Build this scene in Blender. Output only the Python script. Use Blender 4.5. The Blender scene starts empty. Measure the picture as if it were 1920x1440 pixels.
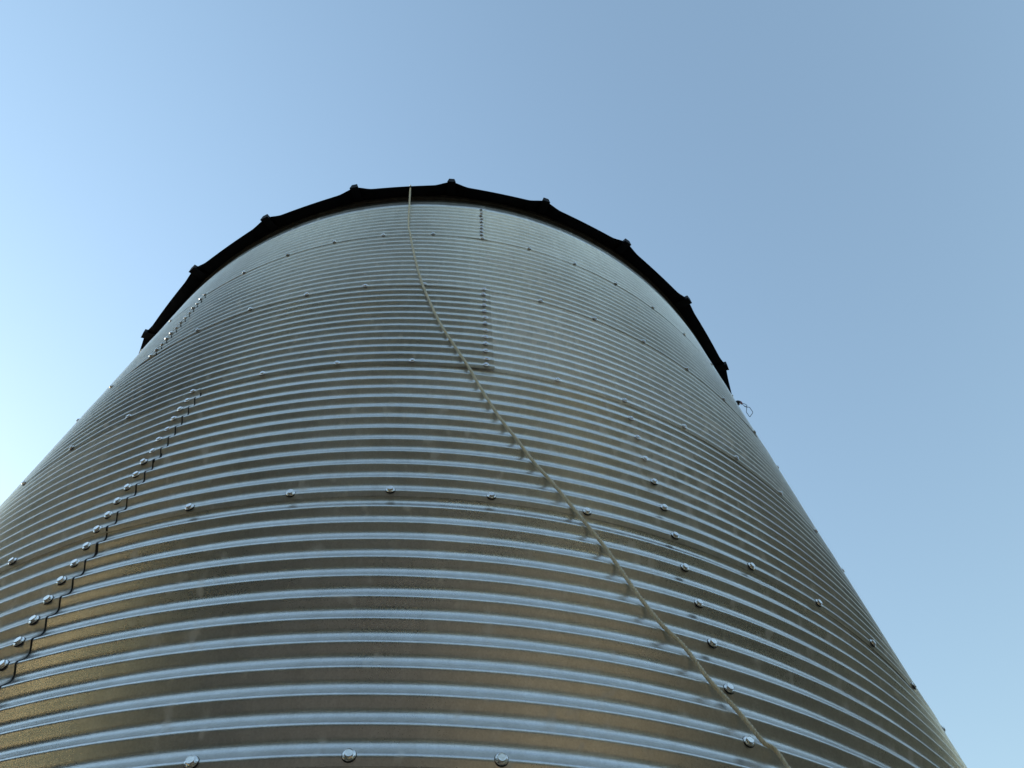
import bpy, bmesh, math, random
from mathutils import Vector, Matrix, noise
random.seed(7)
PI = math.pi
scn = bpy.context.scene
col = scn.collection

# ------------------------------------------------------------------ camera
H = 0.8128                      # height of one wall ring
R = 2.2814                      # wall radius at the corrugation crests
Z0 = 3 * H                      # height of the fourth bolt row (row 0 below)
CAM_Z = Z0 - 0.92274
DIST = 3.51967
fw = Vector((0.08687536, 0.45454875, 0.8864751))
rt = Vector((0.99373102, -0.10239181, -0.04488414))
up = Vector((-0.07036576, -0.88481713, 0.46059452))
FPX = 1438.29
cam_data = bpy.data.cameras.new('camera')
cam = bpy.data.objects.new('camera', cam_data)
col.objects.link(cam)
m3 = Matrix((rt, up, -fw)).transposed()
cam.matrix_world = Matrix.Translation((0, -DIST, CAM_Z)) @ m3.to_4x4()
cam_data.sensor_width = 36.0
cam_data.lens = FPX / 1920 * 36
cam_data.clip_start = 0.05
cam_data.clip_end = 20000
scn.camera = cam
CAM = Vector((0, -DIST, CAM_Z))

# ------------------------------------------------------------------ sky, sun, exposure
SUN_AZ = math.radians(-49)      # from +Y towards +X
SUN_EL = math.radians(24)
world = bpy.data.worlds.new('World')
scn.world = world
world.use_nodes = True
wn = world.node_tree
bg = wn.nodes['Background']
sky = wn.nodes.new('ShaderNodeTexSky')
sky.sky_type = 'NISHITA'
sky.sun_disc = False
sky.sun_elevation = SUN_EL
sky.sun_rotation = SUN_AZ
sky.altitude = 200
sky.air_density = 2.05
sky.dust_density = 0.4
sky.ozone_density = 1.8
wn.links.new(sky.outputs[0], bg.inputs[0])
bg.inputs[1].default_value = 0.12
sun_data = bpy.data.lights.new('sun', 'SUN')
sun_data.energy = 4.6
sun_data.angle = math.radians(0.53)
sun_data.color = (1.0, 0.90, 0.76)
sun = bpy.data.objects.new('sun', sun_data)
col.objects.link(sun)
sdir = Vector((math.sin(SUN_AZ) * math.cos(SUN_EL), math.cos(SUN_AZ) * math.cos(SUN_EL), math.sin(SUN_EL)))
sun.rotation_euler = sdir.to_track_quat('Z', 'Y').to_euler()
sun.location = sdir * 50
scn.view_settings.view_transform = 'Standard'
scn.view_settings.look = 'None'
scn.view_settings.gamma = 1.0
scn.view_settings.use_curve_mapping = False
scn.view_settings.exposure = 1.12

# ------------------------------------------------------------------ helpers
def link(o, parent=None):
    col.objects.link(o)
    if parent is not None:
        o.parent = parent
    return o

def mesh_obj(name, verts, faces, mat, parent=None, smooth=True):
    me = bpy.data.meshes.new(name)
    me.from_pydata(verts, [], faces)
    me.materials.append(mat)
    if smooth:
        me.polygons.foreach_set('use_smooth', [True] * len(me.polygons))
    me.update()
    return link(bpy.data.objects.new(name, me), parent)

def tag(o, label=None, cat=None, group=None, kind=None):
    if label: o['label'] = label
    if cat: o['category'] = cat
    if group: o['group'] = group
    if kind: o['kind'] = kind
    return o

def empty(name, loc=(0, 0, 0)):
    o = bpy.data.objects.new(name, None)
    o.location = loc
    return link(o)

def smooth(a, b, x):
    t = max(0.0, min(1.0, (x - a) / (b - a)))
    return t * t * (3 - 2 * t)

def cyl(th, r, z):
    return Vector((r * math.sin(th), -r * math.cos(th), z))

def ray(u, v):
    return (fw + rt * ((u - 960) / FPX) + up * ((720 - v) / FPX)).normalized()

# ------------------------------------------------------------------ materials
def new_mat(name):
    m = bpy.data.materials.new(name)
    m.use_nodes = True
    nt = m.node_tree
    return m, nt, nt.nodes['Principled BSDF']

def N(nt, t, **kw):
    n = nt.nodes.new(t)
    for k, v in kw.items():
        setattr(n, k, v)
    return n

def ramp(nt, src, p0, p1, c0, c1):
    r = N(nt, 'ShaderNodeValToRGB')
    r.color_ramp.elements[0].position = p0
    r.color_ramp.elements[1].position = p1
    r.color_ramp.elements[0].color = (*c0, 1) if len(c0) == 3 else c0
    r.color_ramp.elements[1].color = (*c1, 1) if len(c1) == 3 else c1
    nt.links.new(src, r.inputs[0])
    return r

def maprange(nt, src, a, b, c, d):
    r = N(nt, 'ShaderNodeMapRange')
    nt.links.new(src, r.inputs[0])
    for i, v in enumerate((a, b, c, d)):
        r.inputs[1 + i].default_value = v
    return r.outputs[0]

def math_node(nt, op, a, b):
    r = N(nt, 'ShaderNodeMath', operation=op)
    for i, v in enumerate((a, b)):
        if isinstance(v, (int, float)):
            r.inputs[i].default_value = v
        else:
            nt.links.new(v, r.inputs[i])
    return r.outputs[0]

def galvanised():
    m, nt, b = new_mat('weathered_galvanised_steel')
    L = nt.links.new
    tc = N(nt, 'ShaderNodeTexCoord')
    oi = N(nt, 'ShaderNodeObjectInfo')
    pos = tc.outputs['Object']
    # spangle: fine crystal grain of the zinc
    vor = N(nt, 'ShaderNodeTexVoronoi'); vor.inputs['Scale'].default_value = 260
    L(pos, vor.inputs['Vector'])
    fine = N(nt, 'ShaderNodeTexNoise'); fine.inputs['Scale'].default_value = 420; fine.inputs['Detail'].default_value = 3
    L(pos, fine.inputs['Vector'])
    # broad patina
    pat = N(nt, 'ShaderNodeTexNoise'); pat.inputs['Scale'].default_value = 2.2; pat.inputs['Detail'].default_value = 8; pat.inputs['Roughness'].default_value = 0.62
    L(pos, pat.inputs['Vector'])
    # vertical run-off streaks, stretched along z
    mp = N(nt, 'ShaderNodeMapping'); mp.inputs['Scale'].default_value = (26, 26, 2.4)
    L(pos, mp.inputs['Vector'])
    run = N(nt, 'ShaderNodeTexNoise'); run.inputs['Scale'].default_value = 1; run.inputs['Detail'].default_value = 6; run.inputs['Roughness'].default_value = 0.7
    L(mp.outputs[0], run.inputs['Vector'])
    # white-rust blotches
    mp2 = N(nt, 'ShaderNodeMapping'); mp2.inputs['Scale'].default_value = (16, 16, 6)
    L(pos, mp2.inputs['Vector'])
    blo = N(nt, 'ShaderNodeTexNoise'); blo.inputs['Scale'].default_value = 1.6; blo.inputs['Detail'].default_value = 3; blo.inputs['Roughness'].default_value = 0.55
    L(mp2.outputs[0], blo.inputs['Vector'])
    # colour
    c = ramp(nt, pat.outputs[0], 0.35, 0.68, (0.80, 0.802, 0.79), (0.90, 0.902, 0.89))
    spk = ramp(nt, vor.outputs['Color'], 0.0, 1.0, (0.86, 0.86, 0.86), (1.0, 1.0, 1.0))
    mul = N(nt, 'ShaderNodeMix', data_type='RGBA', blend_type='MULTIPLY'); mul.inputs[0].default_value = 1
    L(c.outputs[0], mul.inputs[6]); L(spk.outputs[0], mul.inputs[7])
    st = ramp(nt, run.outputs[0], 0.30, 0.75, (0.84, 0.83, 0.81), (1.04, 1.04, 1.04))
    mul2 = N(nt, 'ShaderNodeMix', data_type='RGBA', blend_type='MULTIPLY'); mul2.inputs[0].default_value = 0.8
    L(mul.outputs[2], mul2.inputs[6]); L(st.outputs[0], mul2.inputs[7])
    # dull smudges rubbed onto three places of the wall
    msk = None
    for c_, rad_ in (((0.78, -2.13, Z0 + 1.55 * H), 0.42), ((0.36, -2.25, Z0 + 2.55 * H), 0.30), ((1.15, -1.95, Z0 + 2.3 * H), 0.30), ((0.3, -2.26, Z0 + 3.5 * H), 0.35)):
        dv = N(nt, 'ShaderNodeVectorMath', operation='DISTANCE'); L(pos, dv.inputs[0]); dv.inputs[1].default_value = c_
        mv = maprange(nt, dv.outputs['Value'], rad_ * 0.3, rad_, 0.16, 0.0)
        msk = mv if msk is None else math_node(nt, 'ADD', msk, mv)
    blm = math_node(nt, 'ADD', blo.outputs[0], msk)
    wr = ramp(nt, blm, 0.60, 0.72, (0, 0, 0), (1, 1, 1))
    mixw = N(nt, 'ShaderNodeMix', data_type='RGBA'); mixw.inputs[7].default_value = (0.92, 0.91, 0.88, 1)
    wf = math_node(nt, 'MULTIPLY', wr.outputs[0], 0.8)
    L(wf, mixw.inputs[0]); L(mul2.outputs[2], mixw.inputs[6])
    # each sheet came out of the mill a little different
    sep = N(nt, 'ShaderNodeSeparateColor'); L(oi.outputs['Color'], sep.inputs[0])
    sh = sep.outputs[0]
    vm = N(nt, 'ShaderNodeVectorMath', operation='SCALE')
    L(mixw.outputs[2], vm.inputs[0]); L(sh, vm.inputs['Scale'])
    L(vm.outputs[0], b.inputs['Base Color'])
    met = math_node(nt, 'SUBTRACT', METAL, math_node(nt, 'MULTIPLY', wr.outputs[0], 0.35))
    L(met, b.inputs['Metallic'])
    r1 = maprange(nt, pat.outputs[0], 0.3, 0.7, ROUGH - 0.04, ROUGH + 0.07)
    r2 = math_node(nt, 'ADD', r1, maprange(nt, fine.outputs[0], 0.3, 0.7, -0.03, 0.03))
    r3 = math_node(nt, 'ADD', r2, math_node(nt, 'MULTIPLY', wr.outputs[0], 0.10))
    r4 = math_node(nt, 'ADD', r3, math_node(nt, 'SUBTRACT', sep.outputs[1], 0.5))
    L(r4, b.inputs['Roughness'])
    bp = N(nt, 'ShaderNodeBump'); bp.inputs['Strength'].default_value = 0.14; bp.inputs['Distance'].default_value = 0.0012
    hsum = math_node(nt, 'ADD', fine.outputs[0], math_node(nt, 'MULTIPLY', vor.outputs['Distance'], 0.6))
    L(hsum, bp.inputs['Height']); L(bp.outputs[0], b.inputs['Normal'])
    return m

METAL, ROUGH = 0.89, 0.34
M_wall = galvanised()

def simple(name, colr, rough, metal=0.0, var=0.25, scale=40, bump=0.0):
    m, nt, b = new_mat(name)
    tc = N(nt, 'ShaderNodeTexCoord')
    n = N(nt, 'ShaderNodeTexNoise'); n.inputs['Scale'].default_value = scale; n.inputs['Detail'].default_value = 6
    nt.links.new(tc.outputs['Object'], n.inputs['Vector'])
    c = ramp(nt, n.outputs[0], 0.3, 0.7, [x * (1 - var) for x in colr], [min(1, x * (1 + var)) for x in colr])
    nt.links.new(c.outputs[0], b.inputs['Base Color'])
    b.inputs['Roughness'].default_value = rough
    b.inputs['Metallic'].default_value = metal
    if bump:
        bp = N(nt, 'ShaderNodeBump'); bp.inputs['Strength'].default_value = 0.5; bp.inputs['Distance'].default_value = bump
        nt.links.new(n.outputs[0], bp.inputs['Height']); nt.links.new(bp.outputs[0], b.inputs['Normal'])
    return m

M_bolt = simple('zinc_plated_bolt', (0.95, 0.94, 0.90), 0.20, 0.85, 0.15, 160)
M_roof = simple('near_black_roof_steel', (0.010, 0.011, 0.014), 0.6, 0.0, 0.4, 14)  # one near-black tone for panels, ribs and cap
M_roof.node_tree.nodes['Principled BSDF'].inputs['Specular IOR Level'].default_value = 0.12
M_eave = simple('shaded_eave_steel', (0.035, 0.033, 0.030), 0.75, 0.1, 0.5, 22)  # dark tone paints the shadow and open gap under the roof
M_seal_shadow = simple('black_sealant_and_shadow', (0.012, 0.012, 0.014), 0.55, 0.0, 0.3, 60)
M_rope = simple('weathered_sisal_rope', (0.95, 0.82, 0.58), 0.7, 0.0, 0.12, 320, 0.0008)
M_rope.node_tree.nodes['Principled BSDF'].inputs['Sheen Weight'].default_value = 1.0
M_rope.node_tree.nodes['Principled BSDF'].inputs['Sheen Roughness'].default_value = 0.5
M_conc = simple('poured_concrete', (0.30, 0.29, 0.27), 0.9, 0.0, 0.25, 9, 0.002)
M_wire = simple('dull_wire', (0.16, 0.17, 0.19), 0.45, 0.7, 0.2, 90)
M_rubber_shadow = simple('black_rubber_and_shadow', (0.015, 0.015, 0.016), 0.6, 0.0, 0.3, 60)
M_red = simple('red_plastic', (0.30, 0.03, 0.04), 0.5, 0.0, 0.2, 60)
M_ferrule = simple('bright_ferrule', (0.75, 0.75, 0.74), 0.3, 0.9, 0.1, 60)

def ground_mat():
    m, nt, b = new_mat('dry_farmyard_ground')
    L = nt.links.new
    tc = N(nt, 'ShaderNodeTexCoord')
    n1 = N(nt, 'ShaderNodeTexNoise'); n1.inputs['Scale'].default_value = 0.12; n1.inputs['Detail'].default_value = 8
    n2 = N(nt, 'ShaderNodeTexNoise'); n2.inputs['Scale'].default_value = 3.0; n2.inputs['Detail'].default_value = 9; n2.inputs['Roughness'].default_value = 0.7
    L(tc.outputs['Object'], n1.inputs['Vector']); L(tc.outputs['Object'], n2.inputs['Vector'])
    c1 = ramp(nt, n1.outputs[0], 0.38, 0.62, (0.050, 0.049, 0.047), (0.033, 0.036, 0.036))
    c2 = ramp(nt, n2.outputs[0], 0.3, 0.7, (0.55, 0.55, 0.55), (1.25, 1.2, 1.1))
    mx = N(nt, 'ShaderNodeMix', data_type='RGBA', blend_type='MULTIPLY'); mx.inputs[0].default_value = 1
    L(c1.outputs[0], mx.inputs[6]); L(c2.outputs[0], mx.inputs[7])
    # a patch of dry grass beside the yard
    vs = N(nt, 'ShaderNodeVectorMath', operation='DISTANCE'); L(tc.outputs['Object'], vs.inputs[0]); vs.inputs[1].default_value = (4.6, -6.6, 0)
    edge = math_node(nt, 'ADD', vs.outputs['Value'], math_node(nt, 'MULTIPLY', n2.outputs[0], 2.0))
    fld = maprange(nt, edge, 4.2, 5.6, 1, 0)
    c3 = ramp(nt, n2.outputs[0], 0.3, 0.7, (0.125, 0.098, 0.052), (0.235, 0.186, 0.104))
    mf = N(nt, 'ShaderNodeMix', data_type='RGBA'); L(fld, mf.inputs[0]); L(mx.outputs[2], mf.inputs[6]); L(c3.outputs[0], mf.inputs[7])
    L(mf.outputs[2], b.inputs['Base Color'])
    b.inputs['Roughness'].default_value = 0.95
    bp = N(nt, 'ShaderNodeBump'); bp.inputs['Strength'].default_value = 0.6; bp.inputs['Distance'].default_value = 0.05
    L(n2.outputs[0], bp.inputs['Height']); L(bp.outputs[0], b.inputs['Normal'])
    return m

# ------------------------------------------------------------------ ground
g = 9000
gv, gf = [(0, 0, 0)], []
rings_g = [3, 8, 30, 150, 900, g]
for rr in rings_g:
    for i in range(64):
        a = 2 * PI * i / 64
        gv.append((rr * math.cos(a), rr * math.sin(a), 0))
for i in range(64):
    gf.append((0, 1 + i, 1 + (i + 1) % 64))
for k in range(len(rings_g) - 1):
    for i in range(64):
        a, b_ = 1 + k * 64 + i, 1 + k * 64 + (i + 1) % 64
        gf.append((a, a + 64, b_ + 64, b_))
tag(mesh_obj('ground', gv, gf, ground_mat(), smooth=False), kind='structure')

# concrete pad under the bin, a bevelled ring slab
pv, pf = [], []
prof = [(0.0, 0.10), (2.60, 0.10), (2.62, 0.08), (2.62, -0.05)]
for (r_, z_) in prof:
    for i in range(96):
        a = 2 * PI * i / 96
        pv.append((r_ * math.cos(a), r_ * math.sin(a), z_))
for k in range(len(prof) - 1):
    for i in range(96):
        j = (i + 1) % 96
        pf.append((k * 96 + i, (k + 1) * 96 + i, (k + 1) * 96 + j, k * 96 + j))
tag(mesh_obj('concrete_pad', pv, pf, M_conc, smooth=False), kind='structure')

# ------------------------------------------------------------------ the grain bin
bin_root = empty('grain_bin', (0, 0, 0))
tag(bin_root, 'tall round galvanised corrugated steel grain bin with black ribbed roof eave', 'grain bin')

TH0, DTH = -0.41529, 0.120085       # first visible seam and the bolt pitch
P = H / 12                          # corrugation pitch
# rolled profile: tight crest arc, straight flanks, wider valley arc
FLANK = math.radians(33)
RC, RV = 0.0090, 0.0260
FL = P / 2 - (RC + RV) * math.sin(FLANK)
DEPTH = (RC + RV) * (1 - math.cos(FLANK)) + FL * math.tan(FLANK)
def profile(z):
    """depth below the crest at height z (a crest lies at every multiple of P)"""
    d = abs((z + P / 2) % P - P / 2)
    if d < RC * math.sin(FLANK):
        return RC - math.sqrt(RC * RC - d * d)
    if d < RC * math.sin(FLANK) + FL:
        return RC * (1 - math.cos(FLANK)) + (d - RC * math.sin(FLANK)) * math.tan(FLANK)
    q = P / 2 - d
    return DEPTH - (RV - math.sqrt(RV * RV - q * q))
def profile_breaks(fine):
    n1 = 6 if fine else 3
    out = []
    for i in range(-n1 // 2, n1 // 2 + 1):
        out.append(RC * math.sin(FLANK * i / (n1 / 2)) / P)
    a0 = RC * math.sin(FLANK) / P; a1 = a0 + FL / P
    out.append((a0 + a1) / 2)
    for i in range(-n1 // 2, n1 // 2 + 1):
        out.append(0.5 + RV * math.sin(FLANK * i / (n1 / 2)) / P)
    out.append(1 - (a0 + a1) / 2)
    return sorted({round(x % 1, 6) for x in out})
EDGE = 0.013                        # a sheet reaches this far past its bolts
LAPZ = 0.016
TOP_K = 4.90
SHEET = 12 * DTH

def seam_theta(k):
    return {0: TH0, 1: TH0, 2: TH0 + 4 * DTH, 3: TH0 - 2 * DTH, 4: TH0 + 4 * DTH,
            -1: TH0 + 4 * DTH, -2: TH0 - 2 * DTH, -3: TH0 + 4 * DTH}[k]

def sheets_of(k):
    s = seam_theta(k)
    cuts = [s - SHEET, s, s + SHEET]
    rest = 2 * PI - 2 * SHEET
    cuts += [s + SHEET + rest / 2]
    out = []
    for i, c in enumerate(cuts):
        e = cuts[i + 1] if i < 3 else cuts[0] + 2 * PI
        out.append((c, e))
    return out

def sheet_r(k, th, z, a, e):
    """radius of the outer face of the sheet of ring k that runs from a to e"""
    amp = 1.0
    zk = (z - Z0) / H
    if k == 4:
        amp *= 1 - smooth(4.76, 4.83, zk)
    r = R - amp * profile(z - Z0)
    if k == 4:
        r -= (1 - amp) * DEPTH * 0.35
    lap = 0.0032 if k in (0, 1, 3) else 0.0022
    r += lap * smooth(e - 0.075, e + 0.002, th)                      # the right-hand end lies over the next sheet
    zb = Z0 + k * H
    r += (0.0022 if k < 2 else 0.0014) * smooth(0.09, -0.005, z - zb)                       # the lower edge lies over the ring below
    if k == 2 and abs(e - (TH0 + 4 * DTH)) < 1e-6:                   # sprung corner at the lap
        r += 0.0060 * smooth(e - 0.095, e + 0.012, th) * smooth(0.035, -0.012, z - zb)
    # slight waviness of the sheet
    r += 0.0011 * noise.noise(Vector((th * 4.1 + k * 7.3, z * 1.3, k * 3.1)))
    r += 0.0006 * noise.noise(Vector((th * 17.0 + k * 1.7, z * 5.0, 4.0 + k)))
    return r

T = 0.0015
sheet_objs = {}
def build_sheet(k, a, e, fine):
    zb = Z0 + k * H - (LAPZ if k < 3 else 0.010)
    zt = Z0 + (k + 1) * H + 0.022 if k < 4 else Z0 + TOP_K * H
    if k == -3:
        zb = 0.10
    th_a, th_e = a - 0.012, e + EDGE
    nth = max(4, int((th_e - th_a) / (0.0125 if fine else 0.04)))
    br = profile_breaks(fine)
    zs = [zb]
    for c in range(int((zb - Z0) / P) - 2, int((zt - Z0) / P) + 2):
        for f in br:
            z = Z0 + (c + f) * P
            if zb + 0.0004 < z < zt - 0.0004:
                zs.append(z)
    zs = sorted(zs) + [zt]
    nz = len(zs) - 1
    verts, faces = [], []
    for j in range(nz + 1):
        z = zs[j]
        for i in range(nth + 1):
            # a little denser towards the lapped end
            t = i / nth
            th = th_a + (th_e - th_a) * t
            verts.append(cyl(th, sheet_r(k, th, z, a, e), z))
    w = nth + 1
    for j in range(nz):
        for i in range(nth):
            q = j * w + i
            faces.append((q, q + 1, q + w + 1, q + w))
    ncore = len(faces)
    # cut edges: bottom and right return inwards by the sheet thickness
    def rim(idx):
        base = len(verts)
        for q in idx:
            v = verts[q]
            rr = math.hypot(v.x, v.y)
            verts.append(Vector((v.x * (rr - T) / rr, v.y * (rr - T) / rr, v.z)))
        dup = len(verts)
        for q in idx:
            verts.append(verts[q].copy())
        for i in range(len(idx) - 1):
            faces.append((dup + i, base + i, base + i + 1, dup + i + 1))
    rim([i for i in range(w)])
    rim([j * w + nth for j in range(nz + 1)])
    o = mesh_obj('wall_sheet', verts, faces, M_wall, bin_root)
    # mill finish of this sheet: red = tone, green = 0.5 + roughness shift
    fin = {(0, 'l'): (0.95, 0.54), (0, 'r'): (1.0, 0.45), (1, 'l'): (0.95, 0.53), (1, 'r'): (0.97, 0.49), (2, 'l'): (0.86, 0.47), (2, 'r'): (1.08, 0.58),
           (3, 'l'): (0.97, 0.52), (3, 'r'): (0.94, 0.51), (4, 'l'): (0.92, 0.51), (4, 'r'): (1.0, 0.54)}
    side = 'l' if abs(e - seam_theta(k)) < 1e-6 else 'r'
    tone, rs = fin.get((k, side), (0.96, 0.5))
    o.color = (tone, rs, 0.5, 1)
    sheet_objs.setdefault(k, []).append((a, e, o))
    return o

for k in range(-3, 5):
    for (a, e) in sheets_of(k):
        mid = (a + e) / 2
        visible = k >= 0 and any(abs((x + PI) % (2 * PI) - PI) < 1.15 for x in (a, mid, e, (a + mid) / 2, (e + mid) / 2))
        build_sheet(k, a, e, visible)

def find_sheet(k, th):
    for (a, e, o) in sheet_objs[k]:
        if a < th <= e + 1e-4 or a < th + 2 * PI <= e + 1e-4 or a < th - 2 * PI <= e + 1e-4:
            return a, e, o
    return sheet_objs[k][0]

# ---- bolts: hexagon head with a domed face on a cupped washer
def bolt_mesh(shadow_gasket):
    bm = bmesh.new()
    def ringv(rad, z, n=18, hexa=False):
        out = []
        for i in range(n):
            a = 2 * PI * i / n
            rr = rad
            if hexa:
                rr = rad * math.cos(PI / 6) / math.cos((a % (PI / 3)) - PI / 6)
            out.append(bm.verts.new((rr * math.cos(a), rr * math.sin(a), z)))
        return out
    shadow_loops = not shadow_gasket or [ringv(0.0134, -0.003), ringv(0.0136, -0.0002), ringv(0.0124, 0.0004)]  # black ring wider than the washer, painting its shadow and gap
    loops = [ringv(0.0125, -0.0012), ringv(0.0128, 0.0008), ringv(0.0118, 0.0022), ringv(0.0098, 0.0030), ringv(0.0088, 0.0032, hexa=True),
             ringv(0.0088, 0.0068, hexa=True), ringv(0.0080, 0.0078), ringv(0.0062, 0.0076)]
    for A, B in zip(loops, loops[1:]):
        for i in range(18):
            bm.faces.new((A[i], A[(i + 1) % 18], B[(i + 1) % 18], B[i]))
    bm.faces.new(loops[-1])
    for A, B in zip(shadow_loops, shadow_loops[1:]) if shadow_gasket else ():
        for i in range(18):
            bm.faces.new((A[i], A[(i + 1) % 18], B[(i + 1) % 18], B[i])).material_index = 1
    me = bpy.data.meshes.new('bolt')
    bm.to_mesh(me); bm.free()
    me.materials.append(M_bolt)
    me.materials.append(M_rubber_shadow)
    return me
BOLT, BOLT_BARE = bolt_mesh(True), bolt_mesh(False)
def place_bolt(k, th, z, dk_sheet=None):
    a, e, sh = find_sheet(k, th)
    r = sheet_r(k, th, z, a, e)
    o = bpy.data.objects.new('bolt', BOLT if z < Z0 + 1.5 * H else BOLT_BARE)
    n = cyl(th, 1, 0)
    tilt = Vector((random.uniform(-.05, .05), random.uniform(-.05, .05), random.uniform(-.06, .06)))
    q = (n + tilt).to_track_quat('Z', 'Y')
    o.rotation_mode = 'QUATERNION'
    from mathutils import Quaternion
    o.rotation_quaternion = q @ Quaternion((0, 0, 1), random.uniform(0, PI / 3))
    o.location = cyl(th, r + 0.0006, z)
    if z > Z0 + 1.5 * H or abs(th) > 0.72:
        o.scale = (0.92, 0.92, 0.7)
    link(o, sh)
done = set()
for k in range(0, 5):
    for i in range(-8, 17):
        th = TH0 + i * DTH
        if abs(th) > 1.35:
            continue
        place_bolt(k, th + random.uniform(-.0012, .0012), Z0 + k * H + random.uniform(-.001, .001))
def seam_bolts(k, th, step=1):
    n = 12 if k < 4 else 9
    for j in range(step, n if k < 4 else n + 1, step):
        place_bolt(k, th + random.uniform(-.001, .001), Z0 + k * H + j * P)
for k in range(0, 5):
    seam_bolts(k, seam_theta(k))
seam_bolts(0, TH0 + 6 * DTH, 2)
seam_bolts(1, TH0 + 6 * DTH, 2)

# ---- dark sealant along the open laps, its black also standing for lap gap and shadow
def sealant_and_shadow(k):
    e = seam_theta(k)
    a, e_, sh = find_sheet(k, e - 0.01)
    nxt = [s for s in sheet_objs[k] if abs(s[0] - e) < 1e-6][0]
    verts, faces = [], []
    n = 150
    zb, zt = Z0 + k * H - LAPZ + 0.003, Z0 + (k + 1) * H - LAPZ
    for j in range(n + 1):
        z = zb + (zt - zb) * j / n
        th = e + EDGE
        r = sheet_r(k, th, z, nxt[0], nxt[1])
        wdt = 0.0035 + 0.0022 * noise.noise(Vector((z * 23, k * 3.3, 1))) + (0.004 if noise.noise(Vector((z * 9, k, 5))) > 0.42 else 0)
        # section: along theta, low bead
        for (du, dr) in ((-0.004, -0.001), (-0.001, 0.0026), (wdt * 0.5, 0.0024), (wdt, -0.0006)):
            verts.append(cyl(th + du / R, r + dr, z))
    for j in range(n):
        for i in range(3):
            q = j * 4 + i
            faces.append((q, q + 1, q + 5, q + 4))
    mesh_obj('sealant_shadow_bead', verts, faces, M_seal_shadow, sh)
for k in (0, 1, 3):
    sealant_and_shadow(k)

# ---- eave ring closing the wall under the roof
ZW = Z0 + TOP_K * H
Z_EDGE = CAM_Z + 4.965              # roof edge
R_EDGE = 2.378
SL = math.tan(math.radians(28))
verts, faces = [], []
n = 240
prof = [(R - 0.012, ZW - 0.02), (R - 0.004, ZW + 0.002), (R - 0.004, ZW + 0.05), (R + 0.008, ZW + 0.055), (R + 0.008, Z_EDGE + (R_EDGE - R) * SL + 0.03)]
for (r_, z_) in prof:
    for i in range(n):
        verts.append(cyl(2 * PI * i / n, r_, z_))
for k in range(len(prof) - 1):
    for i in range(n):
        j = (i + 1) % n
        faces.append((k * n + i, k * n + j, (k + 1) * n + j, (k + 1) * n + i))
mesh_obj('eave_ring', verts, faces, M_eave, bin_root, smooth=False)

# ---- roof: 24 panels, each with one box rib on its right-hand joint
NR = 24
RIB0 = -0.0205
STEP = 2 * PI / NR
R_TOP = 0.30
def roof_z(r):
    return Z_EDGE + (R_EDGE - r) * SL
def panel_mesh():
    # local frame: panel centred on theta = 0 (pointing to -Y), from rib to rib
    verts, faces = [], []
    nu, nr = 24, 14
    half = STEP / 2
    rs = [R_EDGE, R_EDGE - 0.015, R_EDGE - 0.04, R_EDGE - 0.08, R_EDGE - 0.14] + [R_EDGE - 0.14 - (R_EDGE - 0.14 - R_TOP) * t / 9 for t in range(1, 10)]
    for side in (0, 1):                                  # top face, under face
        for r0 in rs:
            for i in range(nu + 1):
                u = -1 + 2 * i / nu
                th = u * half
                # straight pressed panel: chord between the ribs, flaring up beside them
                chord = math.cos(half) / math.cos(th)
                fl = smooth(0.62, 1.0, abs(u))
                r = r0 * (chord * 0.6 + 0.4) if r0 > 1.0 else r0
                r += 0.012 * fl * smooth(R_EDGE - 0.3, R_EDGE, r0) - 0.004
                z = roof_z(r0) + 0.034 * fl * smooth(0.3, 1.2, r0) - 0.0035 * side
                if abs(u) < 0.6:                          # shallow stiffening swage near the edge
                    z += 0.006 * math.exp(-((r0 - (R_EDGE - 0.05)) / 0.012) ** 2) * smooth(0.6, 0.35, abs(u))
                verts.append(cyl(th, r, z))
    w = nu + 1
    tot = w * len(rs)
    for side in (0, 1):
        for j in range(len(rs) - 1):
            for i in range(nu):
                q = side * tot + j * w + i
                f = (q, q + w, q + w + 1, q + 1)
                faces.append(f if side else f[::-1])
    for i in range(nu):
        faces.append((i, i + 1, tot + i + 1, tot + i))
    return verts, faces
def rib_mesh():
    # hollow trapezoid section running up the slope, open outer end closed by a plate
    verts, faces = [], []
    hb, ht, hh = 0.027, 0.017, 0.056
    secs = []
    for r in (R_EDGE + 0.018, R_EDGE + 0.015, R_EDGE - 0.05, 1.5, R_TOP):
        s = 1.0 if r > 1.6 else (0.75 if r > 1 else 0.45)
        base = roof_z(r) + 0.006
        lean = 0.004 if r > 2 else 0
        secs.append([Vector((-hb * s, -r, base)), Vector((-ht * s, -r + lean * -1.5, base + hh * s)), Vector((ht * s, -r + lean * -1.5, base + hh * s)), Vector((hb * s, -r, base))])
    for s in secs:
        verts += s
    for k in range(len(secs) - 1):
        for i in range(4):
            a, b_ = k * 4 + i, k * 4 + (i + 1) % 4
            faces.append((a, a + 4, b_ + 4, b_))
    faces.append((0, 1, 2, 3))
    return verts, faces
pv, pf = panel_mesh()
rv, rf = rib_mesh()
pm = rm = None
for i in range(NR):
    thr = RIB0 + i * STEP
    if i == 0:
        po = mesh_obj('roof_panel', pv, pf, M_roof, bin_root); pm = po.data
        ro = mesh_obj('roof_rib', rv, rf, M_roof, po, smooth=False); rm = ro.data
    else:
        po = link(bpy.data.objects.new('roof_panel', pm), bin_root)
        ro = link(bpy.data.objects.new('roof_rib', rm), po)
    po.rotation_euler = (0, 0, thr + STEP / 2)
    ro.rotation_euler = (0, 0, -STEP / 2)
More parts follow.
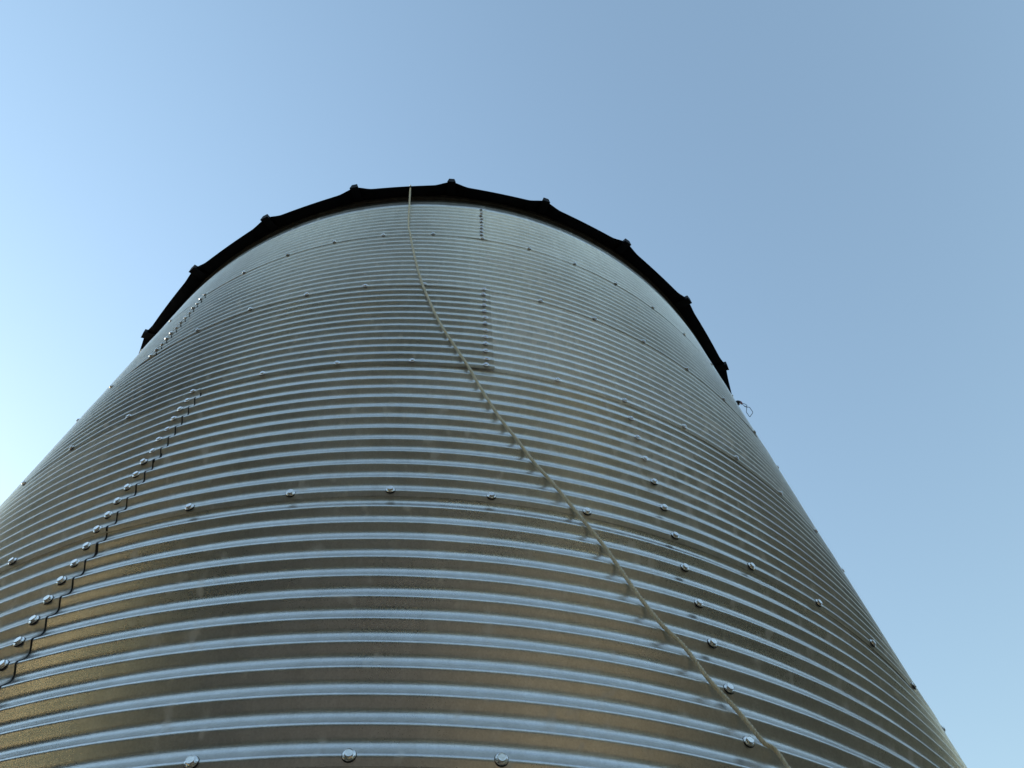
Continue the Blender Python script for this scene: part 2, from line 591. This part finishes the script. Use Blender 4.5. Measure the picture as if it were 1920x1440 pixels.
# roof cap
verts, faces = [], []
prof = [(0.36, roof_z(0.36) + 0.03), (0.36, roof_z(0.36) + 0.06), (0.05, roof_z(0.0) + 0.10), (0.0, roof_z(0.0) + 0.10)]
for (r_, z_) in prof:
    for i in range(48):
        verts.append(cyl(2 * PI * i / 48, r_, z_))
for k in range(3):
    for i in range(48):
        j = (i + 1) % 48
        faces.append((k * 48 + i, k * 48 + j, (k + 1) * 48 + j, (k + 1) * 48 + i))
mesh_obj('roof_cap', verts, faces, M_roof, bin_root, smooth=False)

# ------------------------------------------------------------------ the rope
ROPE_R = 0.0053
rope_px = [(766, 417), (769, 438), (773, 460), (785, 510), (797, 545), (825, 605), (857, 655), (880, 690), (900, 725), (935, 780), (970, 825),
           (1000, 865), (1040, 910), (1085, 965), (1130, 1020), (1165, 1070), (1200, 1120), (1240, 1170), (1285, 1215), (1330, 1275), (1385, 1335), (1430, 1390), (1478, 1440)]
def hit_wall(u, v, rr):
    d = ray(u, v)
    a = d.x ** 2 + d.y ** 2; b = 2 * CAM.y * d.y; c = CAM.y ** 2 - rr * rr
    t = (-b - math.sqrt(b * b - 4 * a * c)) / (2 * a)
    p_ = CAM + d * t
    return math.atan2(p_.x, -p_.y), p_.z
tz = [hit_wall(u, v, R + ROPE_R + 0.003) for (u, v) in rope_px]
d = ray(770, 353); t = (Z_EDGE + 0.012 - CAM.z) / d.z
pe = CAM + d * t
pth, pr = math.atan2(pe.x, -pe.y), math.hypot(pe.x, pe.y)
ctrl = []
for q in (0.55, 0.30, 0.10):
    ctrl.append(cyl(pth, pr - q, roof_z(pr - q) + 0.012))
ctrl.append(cyl(pth, pr + 0.001, Z_EDGE + 0.012))
ctrl.append(cyl(pth, pr + 0.004, Z_EDGE - 0.008))
for (th, z) in tz:
    ctrl.append(cyl(th, R + ROPE_R + 0.003, z))
dth, dz = tz[-1][0] - tz[-3][0], tz[-1][1] - tz[-3][1]
th, z = tz[-1]
for i in range(1, 8):                      # hangs on, out of sight, to the ground
    th += dth * 0.8 ** i; z = tz[-1][1] - i * (tz[-1][1] - 0.25) / 7
    ctrl.append(cyl(th, R + ROPE_R + 0.004, z))
ctrl.append(cyl(th + 0.01, R + 0.12, 0.115))
ctrl.append(cyl(th + 0.05, R + 0.26, 0.108))
def catmull(pts, step):
    out = []
    for i in range(len(pts) - 1):
        p0, p1, p2, p3 = pts[max(i - 1, 0)], pts[i], pts[i + 1], pts[min(i + 2, len(pts) - 1)]
        n_ = max(2, int((p2 - p1).length / step))
        for j in range(n_):
            t = j / n_
            out.append(0.5 * ((2 * p1) + (p2 - p0) * t + (2 * p0 - 5 * p1 + 4 * p2 - p3) * t * t + (3 * p1 - p0 - 3 * p2 + p3) * t ** 3))
    out.append(pts[-1])
    return out
path = catmull(ctrl, 0.004)
def rope_mesh(path):
    verts, faces = [], []
    ns = 8
    lens = [0.0]
    for a, b in zip(path, path[1:]):
        lens.append(lens[-1] + (b - a).length)
    frames = []
    nrm = Vector((1, 0, 0))
    for i in range(len(path)):
        t = (path[min(i + 1, len(path) - 1)] - path[max(i - 1, 0)]).normalized()
        nrm = (nrm - t * nrm.dot(t)).normalized()
        frames.append((nrm.copy(), t.cross(nrm)))
    for s in range(3):
        base = len(verts)
        for i, p_ in enumerate(path):
            a = 2 * PI * (s / 3 + lens[i] / 0.027)
            n_, b_ = frames[i]
            wob = 1 + 0.06 * noise.noise(Vector((lens[i] * 30, s * 5, 0)))
            c = p_ + (n_ * math.cos(a) + b_ * math.sin(a)) * ROPE_R * 0.47 * wob
            for j in range(ns):
                q = 2 * PI * j / ns
                verts.append(c + (n_ * math.cos(q) + b_ * math.sin(q)) * ROPE_R * 0.60)
        for i in range(len(path) - 1):
            for j in range(ns):
                q, q2 = base + i * ns + j, base + i * ns + (j + 1) % ns
                faces.append((q, q2, q2 + ns, q + ns))
    return verts, faces
rv, rf = rope_mesh(path)
tag(mesh_obj('rope', rv, rf, M_rope), 'thin twisted tan rope hanging from the roof edge down across the corrugated wall', 'rope')

# ------------------------------------------------------------------ wire clip on the right-hand side of the wall
THC = 0.885
MZ = CAM_Z + 3.80
radial = cyl(THC, 1, 0)
tang = Vector((math.cos(THC), math.sin(THC), 0))
anchor = cyl(THC, R, MZ)
def on_plane(u, v):
    d = ray(u, v)
    t = (anchor - CAM).dot(tang) / d.dot(tang)
    return CAM + d * t
def tube(pts, rad, closed=False, ns=8):
    verts, faces = [], []
    n_ = len(pts)
    for i, p_ in enumerate(pts):
        a = pts[(i - 1) % n_] if closed or i > 0 else pts[i]
        b = pts[(i + 1) % n_] if closed or i < n_ - 1 else pts[i]
        t = (b - a).normalized()
        x = t.cross(tang if abs(t.dot(tang)) < .9 else Vector((0, 0, 1))).normalized()
        y = t.cross(x)
        for j in range(ns):
            q = 2 * PI * j / ns
            verts.append(p_ + (x * math.cos(q) + y * math.sin(q)) * rad)
    for i in range(n_ if closed else n_ - 1):
        for j in range(ns):
            a_, b_ = i * ns + j, i * ns + (j + 1) % ns
            c_, d_ = ((i + 1) % n_) * ns + j, ((i + 1) % n_) * ns + (j + 1) % ns
            faces.append((a_, b_, d_, c_))
    if not closed:
        faces.append(tuple(range(ns))[::-1]); faces.append(tuple((n_ - 1) * ns + j for j in range(ns)))
    return verts, faces
def crop(x, y):
    return on_plane(1340 + x / 9.6, 660 + y / 9.6)
clip = empty('wire_clip', anchor)
tag(clip, 'small wire clip hanging from a black rubber plug on the wall, beside open sky', 'wire clip')
bpy.context.view_layer.update()
def local_mesh(name, vf, mat, parent, origin):
    v, f = vf
    return mesh_obj(name, [Vector(x) - origin for x in v], f, mat, parent)
# rubber plug: lathe about the radial axis
c0 = crop(400, 925)
axis_o = cyl(THC, R - 0.012, c0.z)
verts, faces = [], []
lp = [(0.0, 0.016), (0.010, 0.017), (0.022, 0.015), (0.030, 0.010), (0.034, 0.004), (0.0345, 0.0)]
for (h, rr) in lp:
    for j in range(14):
        q = 2 * PI * j / 14
        verts.append(axis_o + radial * h + (tang * math.cos(q) + Vector((0, 0, 1)) * math.sin(q)) * rr)
for i in range(len(lp) - 1):
    for j in range(14):
        a, b = i * 14 + j, i * 14 + (j + 1) % 14
        faces.append((a, b, b + 14, a + 14))
local_mesh('plug', (verts, faces), M_rubber_shadow, clip, anchor)
local_mesh('ferrule', tube([crop(425, 932), crop(478, 928)], 0.0035), M_ferrule, clip, anchor)
local_mesh('tab', tube([crop(466, 893), crop(478, 905), crop(488, 918), crop(490, 938)], 0.0042), M_red, clip, anchor)
def sm(pts):
    return catmull(pts, 0.003)
local_mesh('wire_eye', tube(sm([crop(490, 926), crop(520, 928), crop(555, 942), crop(577, 958), crop(578, 978), crop(548, 984), crop(520, 958), crop(494, 938)]), 0.0018), M_wire, clip, anchor)
local_mesh('wire_loop', tube(sm([crop(545, 970), crop(560, 990), crop(590, 993), crop(626, 996), crop(655, 1036), crop(684, 1080), crop(674, 1112), crop(652, 1142), crop(632, 1166), crop(604, 1130), crop(573, 1085), crop(574, 1040), crop(582, 968)]), 0.0018), M_wire, clip, anchor)

# ------------------------------------------------------------------ unseen heap of grain, added for a golden reflection in the wall
M_grain = simple('yellow_grain', (0.74, 0.54, 0.26), 0.8, 0.0, 0.2, 25, 0.01)
verts, faces = [Vector((0, 0, 2.6))], []
nr_, na_ = 20, 48
for j in range(1, nr_ + 1):
    for i in range(na_):
        a = 2 * PI * i / na_
        f = j / nr_
        rr = 3.1 * f * (1 + 0.07 * noise.noise(Vector((math.cos(a) * 1.3, math.sin(a) * 1.3, 3))))
        z = 2.6 * (1 - f) + 0.10 * math.exp(-(f / 0.12) ** 2) * -1 + 0.04 * noise.noise(Vector((rr * math.cos(a) * 3, rr * math.sin(a) * 3, 0))) * (1 - f)
        verts.append(Vector((rr * math.cos(a), rr * math.sin(a), z if j < nr_ else -0.02)))
for i in range(na_):
    faces.append((0, 1 + i, 1 + (i + 1) % na_))
for j in range(nr_ - 1):
    for i in range(na_):
        q, q2 = 1 + j * na_ + i, 1 + j * na_ + (i + 1) % na_
        faces.append((q, q + na_, q2 + na_, q2))
heap = mesh_obj('added_grain_heap', verts, faces, M_grain)
heap.location = (-8.6, -7.3, 0)
tag(heap, 'cone shaped heap of yellow grain out of view, added for its golden reflection', 'added grain heap')

# ------------------------------------------------------------------ unseen trees, added to block bright low sky from the wall's reflections
def bark_leaf():
    lm, nt, b = new_mat('added_tree_foliage')
    oi = N(nt, 'ShaderNodeTexCoord')
    n1 = N(nt, 'ShaderNodeTexNoise'); n1.inputs['Scale'].default_value = 1.3; n1.inputs['Detail'].default_value = 4
    nt.links.new(oi.outputs['Object'], n1.inputs['Vector'])
    c = ramp(nt, n1.outputs[0], 0.3, 0.7, (0.024, 0.038, 0.034), (0.046, 0.062, 0.050))
    nt.links.new(c.outputs[0], b.inputs['Base Color'])
    b.inputs['Roughness'].default_value = 0.7
    return simple('tree_bark', (0.07, 0.055, 0.04), 0.95, 0.0, 0.3, 12, 0.01), lm
M_bark, M_leaf = bark_leaf()
def crown_mesh(seed, h):
    rnd = random.Random(seed)
    lobes = []
    for i in range(16):
        zz = rnd.uniform(0.14, 0.90)
        rad = 2.3 * (1 - abs(zz - 0.42) * 1.15) * rnd.uniform(0.35, 0.95)
        a = rnd.uniform(0, 2 * PI)
        lobes.append((Vector((rad * math.cos(a), rad * math.sin(a), zz * h)), rnd.uniform(0.9, 1.5)))
    verts, faces = [], []
    for i in range(5600):
        c, rr = rnd.choice(lobes)
        d = Vector((rnd.gauss(0, 1), rnd.gauss(0, 1), rnd.gauss(0, 1))).normalized() * rr * rnd.random() ** 0.4
        p_ = c + d
        x = Vector((rnd.gauss(0, 1), rnd.gauss(0, 1), rnd.gauss(0, 0.6))).normalized()
        y = x.cross(Vector((rnd.gauss(0, 1), rnd.gauss(0, 1), rnd.gauss(0, 1)))).normalized()
        s_ = rnd.uniform(0.12, 0.26)
        q = len(verts)
        verts += [p_ - x * s_, p_ + y * s_ * 0.55, p_ + x * s_, p_ - y * s_ * 0.55]
        faces.append((q, q + 1, q + 2, q + 3))
    return verts, faces
def trunk_mesh(seed, h):
    rnd = random.Random(seed)
    verts, faces = [], []
    def limb(p0, p1, r0, r1):
        t = (p1 - p0).normalized()
        x = t.cross(Vector((0.3, 1, 0.1))).normalized(); y = t.cross(x)
        base = len(verts)
        for k in range(5):
            f = k / 4
            c = p0.lerp(p1, f) + Vector((rnd.uniform(-.05, .05), rnd.uniform(-.05, .05), 0)) * (0 if k == 0 else 1)
            for j in range(8):
                q = 2 * PI * j / 8
                verts.append(c + (x * math.cos(q) + y * math.sin(q)) * (r0 + (r1 - r0) * f))
        for k in range(4):
            for j in range(8):
                a, b = base + k * 8 + j, base + k * 8 + (j + 1) % 8
                faces.append((a, b, b + 8, a + 8))
    limb(Vector((0, 0, -0.05)), Vector((0.1, 0.05, h * 0.8)), 0.24, 0.05)
    for i in range(7):
        z = h * rnd.uniform(0.15, 0.6); a = rnd.uniform(0, 2 * PI)
        limb(Vector((0.05, 0.02, z)), Vector((1.5 * math.cos(a), 1.5 * math.sin(a), z + rnd.uniform(0.8, 1.8))), 0.09, 0.025)
    return verts, faces
TREE_H = 10.2
protos = []
for sd in range(3):
    protos.append((trunk_mesh(sd, TREE_H), crown_mesh(sd + 40, TREE_H)))
tmeshes = {}
rnd = random.Random(3)
spots = [50 + (238 - 50) * i / 20 for i in range(21)] + [243, 248.5, 254, 259.5, 265] + [276, 284, 292, 300] + [78, 87, 96, 105, 114, 123, 132, 141]
for i, deg in enumerate(spots):
    az = math.radians(deg + rnd.uniform(-1.5, 1.5))
    dd = rnd.uniform(13.0, 15.0) + (5.5 if 240 < deg < 270 else 4.0 if i > 29 else 0)
    root = empty('added_tree', (dd * math.sin(az), dd * math.cos(az) - 1.5, 0))
    if deg < 70 or deg > 270:
        tag(root, 'short leafy tree out of view, added to hide the bright horizon from the wall', 'tree', 'short added trees')
    elif deg > 240:
        tag(root, 'tallest leafy tree set back out of view, added to darken the wall reflections', 'tree', 'added trees set back')
    else:
        tag(root, 'tall leafy tree out of view, added as a dark reflection for the bin wall', 'tree', 'added reflection trees')
    v = i % 3
    if v not in tmeshes:
        t_ = mesh_obj('trunk', *protos[v][0], M_bark, root)
        c_ = mesh_obj('crown', *protos[v][1], M_leaf, root, smooth=False)
        tmeshes[v] = (t_.data, c_.data)
    else:
        link(bpy.data.objects.new('trunk', tmeshes[v][0]), root)
        link(bpy.data.objects.new('crown', tmeshes[v][1]), root)
    root.rotation_euler = (0, 0, rnd.uniform(0, 2 * PI))
    k_ = rnd.uniform(0.9, 1.08) * (0.6 if deg < 70 or deg > 270 else 1.25 if deg > 240 else 1.0)
    root.scale = (k_, k_, k_)

scn.render.resolution_x = 1024
scn.render.resolution_y = 768
